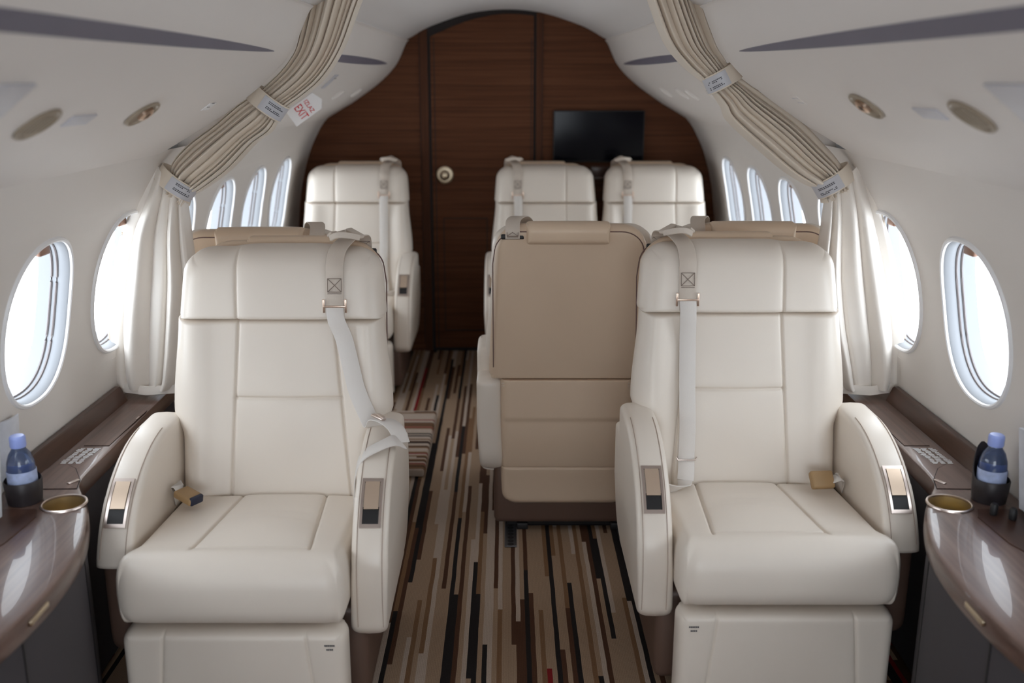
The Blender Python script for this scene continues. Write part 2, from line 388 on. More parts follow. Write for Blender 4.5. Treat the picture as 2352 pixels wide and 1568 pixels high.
def liner(side, idx):
    """recessed liner behind the curtain, between the two overhead panels"""
    mb = MB(); rows = []
    for y in (2.83, 2.95, 3.06, 3.17):
        row = []
        for q in _s[2:]:
            x, z, t, n = secx(q[0]); row.append((side*(x-.028*n.x)*tap(y), y, z-.028*n.y))
        rows.append(row)
    mb.grid(rows); struct(mb.build('trim_%d' % idx, M['panel'], recalc=False))
def overhead(side, y0, y1, idx, leaf):
    pr = _s; mb = MB(); ys = list(np.linspace(y0, y1, 24)); rows = []
    for y in ys:
        k = tap(y); row = [(.56, 1.694), (.525, 1.696)]+[tuple(q) for q in pr]+[(.978, 1.2815), (.995, 1.279)]
        rows.append([(side*x*k, y, z) for x, z in row])
    # rounded ends
    def inset(r, d, y):
        c = Vector((side*.95, y, 1.55)); return [tuple(Vector(q)+(Vector((c.x, q[1], c.z))-Vector(q)).normalized()*d+Vector((0, y-q[1], 0))) for q in r]
    rows = [inset(rows[0], .05, y0-.0), inset(rows[0], .006, y0+.0)]+[rows[0] if 0 else [(q[0], y0+.006, q[2]) for q in rows[0]]]+rows[1:-1]+[[(q[0], y1-.006, q[2]) for q in rows[-1]], inset(rows[-1], .006, y1), inset(rows[-1], .05, y1)]
    mb.grid(rows); o = struct(mb.build('trim_%d' % idx, M['panel'], recalc=False)); sharp(o, 5.5)
    # leaf-shaped grey inlay
    a, b, w = leaf; g = MB(); rr = []
    for i in range(49):
        t = -1+2*i/48; y = (a+b)/2+(b-a)/2*t; hw = w*(1-abs(t)**2.4)**.75+.0006
        P, T, A_, N = panelf(side, .584, y); rr.append([P+T*hw+N*.0005, P+T*hw*.9+N*.0022, P-T*hw*.9+N*.0022, P-T*hw+N*.0005])
    g.grid(rr); g.build('inlay_strip', M['inlay'], o, recalc=False)
    return o
for i, s in enumerate((-1, 1)):
    overhead(s, YF, 2.88, 1+2*i, (-.25, 2.665, .0155)); overhead(s, 3.12, YB, 2+2*i, (3.10, 5.06 if s < 0 else 5.18, .016))

liner(-1, 9); liner(1, 10)
# ------------------------------------------------------------------ aft bulkhead, door, screen
arch = [(x, z) for x, z in spl([(-.53, 1.693), (-.45, 1.735), (-.37, 1.770), (-.19, 1.825), (0, 1.843), (.19, 1.825), (.37, 1.770), (.45, 1.735), (.53, 1.693)], 6)]
pts = [(1.25, 0), (1.25, .7), (1.2, 1.25), (1.15, 1.5), (.75, 1.76), (.4, 1.86), (-.4, 1.86), (-.75, 1.76), (-1.15, 1.5), (-1.2, 1.25), (-1.25, .7), (-1.25, 0)]
n = len(pts)
struct(add('wall_back', [(x, YB, z) for x, z in pts]+[(x, YB+.06, z) for x, z in pts],
           [tuple(range(n))]+[tuple(range(2*n-1, n-1, -1))]+[(i, (i+1) % n, n+(i+1) % n, n+i) for i in range(n)], M['bulk'], smooth=False))
def cz(x): return float(np.interp(x, [q[0] for q in arch], [q[1] for q in arch]))
def slab(name, x0, x1, y0, y1, z0, ztop, mat, parent=None, k=10):
    xs = np.linspace(x0, x1, k); P = [(x, z0) for x in xs]+[(x, ztop(x)) for x in xs[::-1]]; n = len(P)
    return add(name, [(x, y0, z) for x, z in P]+[(x, y1, z) for x, z in P], [tuple(range(n))]+[tuple(range(2*n-1, n-1, -1))]+[(i, (i+1) % n, n+(i+1) % n, n+i) for i in range(n)], mat, parent, smooth=False)
DX0, DX1 = -.402, .142
gapo = struct(slab('trim_5', DX0-.016, DX1+.014, YB-.004, YB, .0, lambda x: min(cz(x), 1.9), M['gap'], k=24))
door = struct(slab('door_1', DX0, DX1, YB-.016, YB-.004, .022, lambda x: cz(x)-.022-.030*max(0, (-x-.02)/.4), M['bulk'], k=24))
mb = MB()
for x, w in ((DX0+.018, .004), (DX1-.012, .004)): mb.box((x, YB-.0165, .86), (w, .002, 1.68))
for (x, z, w, h) in ((-.345, .44, .004, .63), (-.128+.02, .44, .004, .63), (-.225, .755, .24, .004), (-.225, .125, .24, .004)): mb.box((x, YB-.0165, z), (w, .002, h))
mb.build('groove_lines', M['gap'], door, smooth=False)
kb = MB(); ax = Matrix(((1, 0, 0), (0, 0, -1), (0, 1, 0)))
c0 = (-.335, YB-.016, .990)
kb.lathe([(.0, .0), (.046, .0), (.047, .006), (.042, .010), (.036, .010), (.034, .004), (.0, .004)], c0, ax, 40)
kb.build('knob_rose', M['knob'], door)
kb = MB(); kb.lathe([(.012, .004), (.012, .018), (.024, .026), (.027, .036), (.022, .046), (.010, .051), (.0, .052)], c0, ax, 32); kb.build('door_knob', M['knob'], door)
struct(slab('trim_6', DX0-.058, DX0-.016, YB-.012, YB, .0, lambda x: min(cz(x), 1.9)+.01, M['bulkv'], k=4))
struct(slab('trim_7', DX1+.014, DX1+.045, YB-.012, YB, .0, lambda x: min(cz(x), 1.9)+.01, M['bulkv'], k=4))
mb = MB(); mb.box((DX1+.047, YB-.001, .9), (.004, .004, 1.8)); mb.box((DX0-.060, YB-.001, .9), (.004, .004, 1.72)); struct(mb.build('trim_8', M['gap'], smooth=False))
tv = MB(); tv.box((.492, YB-.02, 1.195), (.486, .032, .270), .003); tv = tv.build('wall_screen', M['black'])
tag(tv, 'black flat screen switched off on the dark wood bulkhead', 'screen')
sc = MB(); sc.box((.492, YB-.0365, 1.197), (.474, .002, .256)); sc.build('display', M['screen'], tv, smooth=False)
sh = MB(); sh.box((.505, YB-.06, .98), (.10, .11, .012), .003); sh.box((.505, YB-.008, 1.005), (.10, .014, .06), .003)
tag(sh.build('wall_ledge', M['walnut2']), 'small wooden ledge on the bulkhead just below the black screen', 'ledge')

mb = MB()   # forward wall with an unseen wide opening, added to light the seat fronts
FX0, FX1, FZ0, FZ1 = -.80, .80, .60, 1.60
for a, b, c, d in ((-1.25, FX0, 0, 1.86), (FX1, 1.25, 0, 1.86), (FX0, FX1, 0, FZ0), (FX0, FX1, FZ1, 1.86)): mb.box(((a+b)/2, YF-.02, (c+d)/2), (b-a, .04, d-c))
struct(mb.build('wall_front', M['bulk'], smooth=False))
# ------------------------------------------------------------------ fittings on the overhead panels
def disc_on(name, side, x, y, rT, rY, mat, h=.004, parent=None, dish=True):
    P, T, A_, N = panelf(side, x, y); mb = MB(); rows = []
    for k, hh in ((1.0, .0003), (1.0, h*.7), (.95, h), (.86, h), (.80, h*.35 if dish else h), (.45, h*.25 if dish else h), (.02, h*.25 if dish else h)):
        rows.append([P+T*rT*k*math.cos(2*PI*i/36)+A_*rY*k*math.sin(2*PI*i/36)+N*hh for i in range(36)])
    mb.grid(rows, closed_v=True); return mb.build(name, mat, parent)
def plate_on(name, side, x, y, lT, lY, mat, h=.003, parent=None, sk=0.):
    P, T, A_, N = panelf(side, x, y); mb = MB()
    R = Matrix((T, A_, N)).transposed(); mb.box(P+N*h/2, (lT, lY, h), min(h*.4, .001), R=R); return mb.build(name, mat, parent)
def marks_on(side, x, y, rows, parent, mat, dT=.008, L=.03, sub='printed_text', lift=.0034, along='Y'):
    P, T, A_, N = panelf(side, x, y); mb = MB()
    for r in range(rows):
        q = P+T*(dT*(r-(rows-1)/2))+N*lift
        pos = -L/2
        while pos < L/2:
            l = random.uniform(.003, .007); mb.box(q+A_*(pos+l/2), (.0022, l, .0004), R=Matrix((T, A_, N)).transposed()); pos += l+.0018
    return mb.build(sub, mat, parent, smooth=False)
def vent(side, x, y, lab, r=.052):
    v = disc_on('air_vent', side, x, y, r*.8, r, M['vent'], .005); tag(v, lab, 'vent', 'overhead air vents')
    P, T, A_, N = panelf(side, x, y); mb = MB()
    for k in range(5):
        o = (k-2)*r*.26; l = .75*math.sqrt(max(0, 1-(o/(r*.8))**2))*r
        mb.box(P+A_*o*1.1+N*.0035, (l*1.25, .0035, .002), R=Matrix((T, A_, N)).transposed())
    mb.build('louvre', M['vent'], v); return v
def lamp(side, x, y, lab, r=.055):
    v = disc_on('reading_spotlight', side, x, y, r*.72, r, M['vent'], .006); tag(v, lab, 'light', 'overhead reading lights')
    P, T, A_, N = panelf(side, x, y); mb = MB(); R = Matrix((T, A_, N)).transposed()
    mb.lathe([(.019, .0), (.019, .006), (.013, .010), (.009, .006), (0, .005)], P-T*.004+A_*.005+N*.002, R, 24); mb.build('lamp_head', M['gold'], v)
    mb = MB(); mb.lathe([(.009, .0105), (0, .0105)], P-T*.004+A_*.005+N*.0, R, 20); mb.build('lens', M['black'], v); return v
vent(-1, .736, 1.638, 'bronze oval air vent furthest from the exit sign on its panel')
lamp(-1, .735, 2.11, 'bronze oval reading light on the panel above the tangled belt seat')
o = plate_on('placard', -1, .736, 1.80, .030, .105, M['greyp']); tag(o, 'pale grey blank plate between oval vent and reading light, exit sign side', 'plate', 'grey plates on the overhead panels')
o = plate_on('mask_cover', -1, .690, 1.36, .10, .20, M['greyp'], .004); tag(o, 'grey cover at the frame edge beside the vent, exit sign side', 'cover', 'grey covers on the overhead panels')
o = plate_on('label_plate', -1, .734, 2.585, .030, .060, M['white'], .0015); tag(o, 'small white label with dark marks beside the curtain, exit sign side', 'label'); marks_on(-1, .728, 2.58, 2, o, M['ink'], .016, .022, lift=.0018)
lamp(1, .712, 2.075, 'bronze oval reading light on the panel above the window side armrest with the tan buckle')
vent(1, .717, 1.612, 'bronze oval air vent beyond a grey plate, screen side of the cabin')
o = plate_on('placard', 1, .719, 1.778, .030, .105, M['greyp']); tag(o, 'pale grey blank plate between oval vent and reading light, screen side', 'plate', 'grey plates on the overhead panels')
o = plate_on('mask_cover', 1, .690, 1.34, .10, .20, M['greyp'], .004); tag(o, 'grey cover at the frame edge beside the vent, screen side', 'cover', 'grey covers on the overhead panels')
o = plate_on('label_plate', 1, .712, 2.563, .040, .060, M['panel'], .0015); tag(o, 'ivory label with faint ruled lines beside the curtain, screen side', 'label'); marks_on(1, .712, 2.563, 2, o, M['greyp'], .018, .05, lift=.0018)
for y, lab in ((3.57, 'aft oval vent half hidden by the curtain next to the exit sign'), (4.50, 'aft oval vent beyond the exit sign'), (5.02, 'last oval vent before the bulkhead on the exit sign side')):
    tag(disc_on('air_vent', -1, .733, y, .034, .045, M['panel'], .006), lab, 'vent', 'overhead air vents')
for y, lab in ((3.643, 'aft oval vent touching the curtain tie on the screen side'), (4.07, 'second aft oval vent from the curtain on the screen side'), (4.29, 'third aft oval vent from the curtain on the screen side'), (4.70, 'last aft oval vent from the curtain on the screen side')):
    tag(disc_on('air_vent', 1, .724, y, .036, .042, M['panel'], .006), lab, 'vent', 'overhead air vents')
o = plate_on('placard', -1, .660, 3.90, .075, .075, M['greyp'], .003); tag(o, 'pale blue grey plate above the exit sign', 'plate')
marks_on(-1, .646, 3.93, 1, o, M['ink'], .006, .05, lift=.0034)

# exit sign: a plate standing out from the panel, facing forward
P, T, A_, N = panelf(-1, .752, 3.785)
up, rt = -T, N
def sgn(u, v, d=0.): return P+up*u+rt*(v+.004)+Vector((0, -d, 0))
out = [(-.066, 0), (-.066, .064), (.050, .064), (.071, .038), (.056, .0)]; n = len(out)
sg = add('exit_sign', [sgn(u, v, .003) for u, v in out]+[sgn(u, v, -.003) for u, v in out], [tuple(range(n)), tuple(range(2*n-1, n-1, -1))]+[(i, (i+1) % n, n+(i+1) % n, n+i) for i in range(n)], M['white'], smooth=False)
fix(sg); tag(sg, 'white exit sign with red letters reading IZLAZ EXIT beside the curtain tie', 'sign')
def text(body, size, org, xd, yd, nd, mat, parent, name, ext=.0006, sx=1.):
    cu = bpy.data.curves.new('t', 'FONT'); cu.body = body; cu.size = size; cu.align_x = 'CENTER'; cu.extrude = ext; cu.offset = 0
    to = bpy.data.objects.new('t', cu); me = bpy.data.meshes.new_from_object(to); bpy.data.objects.remove(to)
    for v in me.vertices: v.co = org+xd*v.co.x*sx+yd*v.co.y+nd*v.co.z
    me.materials.clear(); me.materials.append(mat); me.name = name
    o = bpy.data.objects.new(name, me); C.objects.link(o); o.parent = parent; return o
nd = Vector((0, -1, 0))
text('EXIT', .046, sgn(-.034, .032, .0036), rt, up, nd, M['red'], sg, 'large_lettering', sx=.58)
text('IZLAZ', .023, sgn(.010, .031, .0036), rt, up, nd, M['red'], sg, 'small_lettering', sx=.80)

# ------------------------------------------------------------------ seats
CACHE = {}
def cached(key, name, builder, parent):
    if key in CACHE:
        o = bpy.data.objects.new(name, CACHE[key]); C.objects.link(o); o.parent = parent
    else:
        o = builder(); o.parent = parent; CACHE[key] = o.data
    return o
def yb(z): return .07+(z-.43)*.2
def sstep(x, a, b):
    t = np.clip((x-a)/(b-a), 0, 1); return t*t*(3-2*t)
def seat_part(kind, s, par):
    L = lambda *a, **k: pillow(*a, flip=s, **k)
    if kind == 'back_cushion':
        wl = lambda z: -(.252+.047*float(sstep(z, .575, .64))-.022*float(sstep(z, .64, .9)))
        wr = lambda z: .262+.025*float(sstep(z, .575, .64))-.016*float(sstep(z, .66, .9))
        s1 = lambda z: -.150-.042*float(np.clip((.88-z)/.45, 0, 1)); s2 = lambda z: .102+.024*float(np.clip((.88-z)/.45, 0, 1))
        def bulge(A, V): return .010*np.exp(-((A+.03)/.10)**2)*np.exp(-((V-.60)/.16)**2)+.024*np.exp(-((A+.245)/.045)**2)+.020*np.exp(-((A-.215)/.045)**2)
        return L('back_cushion', [wl, s1, s2, wr], [.405, .68, .884], lambda a, b, h: (a, yb(b)+.062-h, b+0*a), .058, .05, (.045, .045, .02, .012), n=2.3,
                 corner={'bl': (.02, .02), 'br': (.02, .02)}, vg=[(1, .0065, .40, .90, 1), (2, .0065, .40, .90, 1)], hg=[(.68, .0055, 1, 2, 1)], extra=bulge, mat=M['leather'])
    if kind == 'headrest':
        wl = lambda z: -(.284-.08*max(0, z-.88)); wr = lambda z: .268-.10*max(0, z-.88)
        def crown(A, V): return .007*np.exp(-((A+.025)/.13)**6)+.004*np.exp(-((V-.96)/.06)**2)
        def mp(a, b, h):
            c = np.exp(-((a+.022)/.128)**8); return a, yb(b)+.066-h, b+.007*c*sstep(b, .98, 1.063)
        return L('headrest', [wl, lambda z: -.145+.02*(z-.88), lambda z: .102, wr], [.881, 1.063], mp, .082, .05, (.060, .060, .014, .058), n=2.2, nb=2.2,
                 corner={'tl': (.075, .062), 'tr': (.075, .062), 'bl': (.018, .014), 'br': (.018, .014)}, vg=[(1, .0065, .88, 1.08, 1), (2, .0065, .88, 1.08, 1)], extra=crown, mat=M['leather'])
    if kind == 'seat_cushion':
        wl = lambda y: -.242; wr = lambda y: .258+.014*(1-float(sstep(y, -.36, -.27)))
        def sag(A, V):
            r = np.hypot((A+.03)/1.25, V+.22); w = sstep(V, -.31, -.2)*np.exp(-((A+.03)/.13)**4)
            return (-.0035*np.exp(-((r-.115)/.010)**2)-.003*np.exp(-((r-.150)/.012)**2)+.006)*w+.006*np.exp(-((V+.35)/.05)**2)
        return L('seat_cushion', [wl, lambda y: -.155+.07*(y+.30), lambda y: .115+.06*(y+.30)*-1.2, wr], [-.405, -.300, .075], lambda a, b, h: (a, b, .352-.075*b+h), .084, .078,
                 (.035, .035, .088, .03), n=2.5, nb=3.2, corner={'bl': (.045, .045), 'br': (.05, .05)}, vg=[(1, .0065, -.30, .1, 1), (2, .0065, -.30, .1, 1)], hg=[(-.300, .0030, 1, 2, 1)], extra=sag, mat=M['leather'])
    if kind == 'leg_rest':
        return L('leg_rest', [lambda z: -.240, lambda z: -.150+.1*(z-.28), lambda z: .172-.1*(z-.28), lambda z: .272], [.035, .286], lambda a, b, h: (a, -.335-h, b+0*a), .048, .04,
                 (.03, .03, .02, .02), n=2.6, corner={'tl': (.03, .03), 'tr': (.03, .03)}, vg=[(1, .004, 0, .3, 1), (2, .004, 0, .3, 1)], mat=M['leather'])
    if kind in ('armrest', 'armrest_out'):
        sg = -1 if kind == 'armrest' else 1; zb = .205
        mp = lambda a, b, h: (sg*((.303 if sg > 0 else .2875)+h*1.0-.012*np.clip((.40-b)/.2, 0, 1)), a, b)
        o1 = L('armrest', [lambda z: -.315+.03*max(0, .42-z)/.2, lambda z: .16], [zb, .638], mp, .0435, .0425, (.022, .022, .022, .022), n=2.8,
               corner={'tl': (.35, .31), 'tr': (.03, .03), 'bl': (.05, .05)}, mat=M['leather'], step=.012)
        o2 = L('rear', [lambda z: .11, lambda z: .245], [.215 if sg < 0 else .40, .56], mp, .0435, .0425, (.02, .02, .02, .02), n=2.8, corner={'tr': (.04, .03), 'br': (.09, .09 if sg < 0 else .05)}, mat=M['leather'], step=.02)
        if sg > 0:   # the window-side arm ends in a slanting lower edge
            bm = bmesh.new(); bm.from_mesh(o1.data)
            g = bmesh.ops.bisect_plane(bm, geom=bm.verts[:]+bm.edges[:]+bm.faces[:], plane_co=(0, -.31, .405), plane_no=(0, 0, -1), clear_outer=True)
            ed = [e for e in g['geom_cut'] if isinstance(e, bmesh.types.BMEdge)]; bmesh.ops.edgeloop_fill(bm, edges=ed); bm.to_mesh(o1.data); bm.free()
        bm = bmesh.new(); bm.from_mesh(o1.data); bm.from_mesh(o2.data); bm.to_mesh(o1.data); bm.free(); bpy.data.objects.remove(o2)
        # stitched seam lines along both edges of the arm's top strip
        return o1
    raise KeyError(kind)
def arc(phi, off=0., sg=-1):
    y, z = .035-.35*math.cos(phi), .330+.308*math.sin(phi); n = Vector((0, -math.cos(phi)/.35, math.sin(phi)/.31)).normalized()
    return Vector((.304 if sg > 0 else -.2885, y, z))+n*off
def arm_seams(s, sg):
    mb = MB()
    for dx in (-.0295, .0295):
        pts = [arc(math.radians(a), -.0022, sg)+Vector((dx, 0, 0)) for a in range(0 if sg < 0 else 18, 88, 3)]
        if sg < 0: pts = [pts[0]+Vector((0, .002, -.07))]+pts
        mb.tube(pts, .0010, 5)
    return mb.build('seam', M['seam'], flip=s)
def controls(s, sg, which):
    d = lambda a: math.radians(a)
    mb = MB()
    if which == 'bezel':
        a0, a1, w = 32, 52, .044
        for dx in (-w/2, w/2): mb.ribbon([arc(d(a), .0015, sg)+Vector((dx, 0, 0)) for a in np.linspace(a0, a1, 14)], (1, 0, 0), .006, .004)
        for a in (a0, a1): mb.ribbon([arc(d(a+q), .0015, sg) for q in (-.8, 0, .8)], (1, 0, 0), w+.006, .004)
        return mb.build('control_bezel', M['bezel'], flip=s)
    if which == 'lever':
        mb.ribbon([arc(d(a), .0022, sg) for a in np.linspace(39, 51.2, 10)], (1, 0, 0), .034, .005); return mb.build('recline_lever', M['lever'], flip=s)
    mb.ribbon([arc(d(a), .0006, sg) for a in np.linspace(32.5, 40, 8)], (1, 0, 0), .038, .002)
    return mb.build('lever_pocket', M['black'], flip=s)
def rear_parts(kind, s):
    if kind == 'rear_shell':
        wl = lambda z: -(.288-.060*max(0, z-.6)); wr = lambda z: .240-.03*max(0, z-.6)
        o = pillow('rear_shell', [wl, wr], [.557, 1.070], lambda a, b, h: (a, yb(b)+.112-h, b+0*a), .02, .048, (.035, .035, .006, .035), n=2.6,
                      corner={'tl': (.085, .075), 'tr': (.085, .075), 'bl': (.02, .02), 'br': (.02, .02)}, mat=M['tan'], flip=s)
        return o
    if kind == 'shell_piping':
        mb = MB(); P = []
        out = [(-.272, .60)]+[(-.272, z) for z in np.linspace(.65, .95, 8)]+[(-.190-.076*math.cos(t), .985+.066*math.sin(t)) for t in np.linspace(.1, PI/2, 9)]
        out += [(.140+.076*math.cos(t), .985+.066*math.sin(t)) for t in np.linspace(PI/2, .1, 9)]+[(.222, z) for z in np.linspace(.95, .65, 8)]+[(.222, .60)]
        mb.tube([(x, yb(z)+.112+.0447, z) for x, z in out], .0019, 6); return mb.build('shell_piping', M['piping'], flip=s)
    if kind == 'head_roll':
        return pillow('head_roll', [lambda z: -.165, lambda z: .105], [1.008, 1.080], lambda a, b, h: (a, yb(b)+.128-h, b+0*a), .03, .056, (.014, .014, .022, .030), n=2.2, mat=M['tanroll'], flip=s, corner={'tl': (.012, .012), 'tr': (.012, .012), 'bl': (.014, .014), 'br': (.014, .014)})
    if kind == 'rear_shroud':
        return pillow('rear_shroud', [lambda z: -.250, lambda z: .205], [.100, .245, .42, .5565], lambda a, b, h: (a, .20-h-.035*sstep(.56-b, .18, .46)+.004*sstep(b, .41, .43), b+0*a), .03, .058, (.03, .03, .03, .005), n=2.6,
                      corner={'bl': (.06, .05), 'br': (.06, .05)}, hg=[(.245, .004, 0, 1, -1)], mat=M['tan'], flip=s)
    if kind == 'shroud_stitching':
        mb = MB()
        for z in (.545, .536):
            x = -.245
            while x < .2:
                mb.box((x+.0022, .2585 if z > .54 else .2590, z), (.0044, .0012, .0014)); x += .0062
        return mb.build('shroud_stitching', M['web'], flip=s, smooth=False)
    if kind == 'belt_slot':
        mb = MB(); mb.box((-.208, yb(1.035)+.112+.044, 1.035), (.075, .010, .016), .0045); return mb.build('belt_slot', M['black'], flip=s)
def cross_stitch(mb, c, ux, uz, w, h):
    c, ux, uz = Vector(c), Vector(ux), Vector(uz)
    r = lambda a, b: c+ux*a*w/2+uz*b*h/2
    for a, b in ((r(-1, 1), r(1, 1)), (r(-1, -1), r(1, -1)), (r(-1, 1), r(-1, -1)), (r(1, 1), r(1, -1)), (r(-1, 1), r(1, -1)), (r(1, 1), r(-1, -1)), (r(-1, -1.25), r(1, -1.25))): mb.tube([a, b], .0009, 5)
FRONT = lambda z: yb(z)-(.0165 if z > .885 else -.004)-.0065
def belt(kind, s, lap):
    x = -.158
    over = [(-.208, yb(1.03)+.163, 1.030), (-.208, .356, 1.060), (-.206, .330, 1.080), (-.195, .29, 1.086), (-.178, .245, 1.082), (-.162, .200, 1.062), (x, .168, 1.030)]
    if kind == 'upper':
        pts = spl(over+[(x, FRONT(z)-.002, z) for z in (1.0, .96, .925)], 5); mb = MB(); mb.ribbon(pts, (1, 0, 0), .046); return mb.build('shoulder_belt', M['webtan'], flip=s)
    if kind == 'stitch':
        mb = MB(); cross_stitch(mb, (x, FRONT(.975)-.0048, .978), (1, 0, 0), (0, .2, 1), .036, .034)
        return mb.build('stitching', M['stitch'], flip=s)
    if kind == 'rstitch':
        mb = MB(); cross_stitch(mb, (-.208, yb(1.04)+.1665, 1.050), (1, 0, 0), (0, -.35, 1), .036, .022); return mb.build('stitching', M['stitch'], flip=s)
    if kind == 'adjuster':
        mb = MB(); z = .925
        for dx in (-.0285, .0285): mb.box((x+dx, FRONT(z)-.004, z), (.0055, .004, .036), .0012)
        mb.box((x, FRONT(z)-.006, z-.001), (.057, .0035, .005), .001); return mb.build('adjuster', M['gold'], flip=s)
    if kind == 'clip':
        mb = MB(); c = Vector((-.172, .232, 1.094))
        for (o, d, rz, ry) in (((-.030, .012, .006), (.050, .026, .011), .55, -.35), ((.006, -.004, .006), (.036, .034, .014), -.2, .25), ((.030, .012, .004), (.026, .022, .009), .9, .5)):
            mb.box(c+Vector(o), d, .0042, R=Matrix.Rotation(rz, 3, 'Z') @ Matrix.Rotation(ry, 3, 'Y'))
        mb.ribbon(spl([c+Vector(q) for q in ((-.045, -.010, -.002), (-.02, -.026, .006), (.008, -.030, .008), (.030, -.020, -.002))], 5), (0, .3, 1), .016, .003)
        return mb.build('belt_clip', M['webtan'], flip=s)
    if kind == 'lower':
        if lap == 'straight':
            pts = spl([(x, FRONT(.925)-.003, .925), (x+.002, FRONT(.89)-.004, .89), (x+.004, yb(.80)-.009, .80), (x+.004, yb(.68)-.012, .68), (x+.006, yb(.58)-.012, .58), (x+.004, yb(.51)-.010, .505), (x+.002, .058, .475), (x-.004, .03, .452)], 6); mb = MB()
            mb.ribbon(pts, (1, 0, 0), .044)
            mb.ribbon(spl([(x-.004, .03, .452), (x-.016, -.005, .446), (x-.045, -.03, .452), (x-.075, -.03, .462)], 6), [(1-t, .2-1.0*t, .1+.7*t) for t in np.linspace(0, 1, 19)], .038)
        else:
            mb = MB(); xs = [(x, .925, -.003), (x-.004, .89, -.006), (x-.022, .84, -.016), (x-.040, .77, -.020), (x-.056, .71, -.026), (x-.082, .66, -.045), (x-.104, .632, -.075)]
            pts = spl([(a, FRONT(z)+o, z) for a, z, o in xs]+[(-.276, .012, .657), (-.303, -.01, .662), (-.330, -.035, .650), (-.345, -.06, .623)], 6)
            n_ = len(pts); mb.ribbon(pts, [(1, -.75*min(1, max(0, (i/n_-.45)*2.5)), .10) for i in range(n_)], .045)
            p2 = spl([(-.345, -.06, .623), (-.328, -.085, .637), (-.298, -.10, .631), (-.256, -.105, .607), (-.238, -.108, .57), (-.233, -.11, .52), (-.232, -.11, .47)], 6)
            n_ = len(p2); mb.ribbon(p2, [(.25*(1-i/n_), 1, .15) for i in range(n_)], .045)
        return mb.build('lap_strap', M['web'], flip=s)
    if kind == 'ring':
        mb = MB()
        if lap == 'straight':
            c = Vector((x+.004, yb(.505)-.016, .500))
            mb.tube([c+Vector(q) for q in ((-.027, 0, .004), (-.024, -.003, -.004), (.024, -.003, -.004), (.027, 0, .004))], .0022, 8)
        else:
            mb.box((-.280, .005, .668), (.014, .052, .007), .003, R=Matrix.Rotation(-.7, 3, 'Z')); mb.box((-.289, -.005, .673), (.010, .040, .006), .002, R=Matrix.Rotation(-.55, 3, 'Z'))
        return mb.build('belt_ring', M['bezel'], flip=s)
def buckle(kind, s, lie):
    if lie == 'flat': c, R = Vector((.190, -.015, .472)), Matrix.Rotation(.10, 3, 'Z') @ Matrix.Rotation(.85, 3, 'X')
    else: c, R = Vector((.205, -.035, .470)), Matrix.Rotation(.55, 3, 'Z') @ Matrix.Rotation(-.2, 3, 'Y')
    mb = MB()
    if kind == 'body': mb.box(c, (.062, .048, .020), .006, R=R); return mb.build('buckle', M['buckle'], flip=s)
    if kind == 'stub':
        mb.ribbon(spl([c+R @ Vector((.03, .0, 0)), c+R @ Vector((.046, .002, .008)), Vector((.252, .015, .455)), Vector((.256, .03, .43))], 5), [(0, 1, .1)]*16, .034); return mb.build('buckle_webbing', M['web'], flip=s)
    mb.box(c+R @ Vector((-.028, 0, .001)), (.012, .040, .022), .004, R=R); return mb.build('release_button', M['navy'], flip=s)

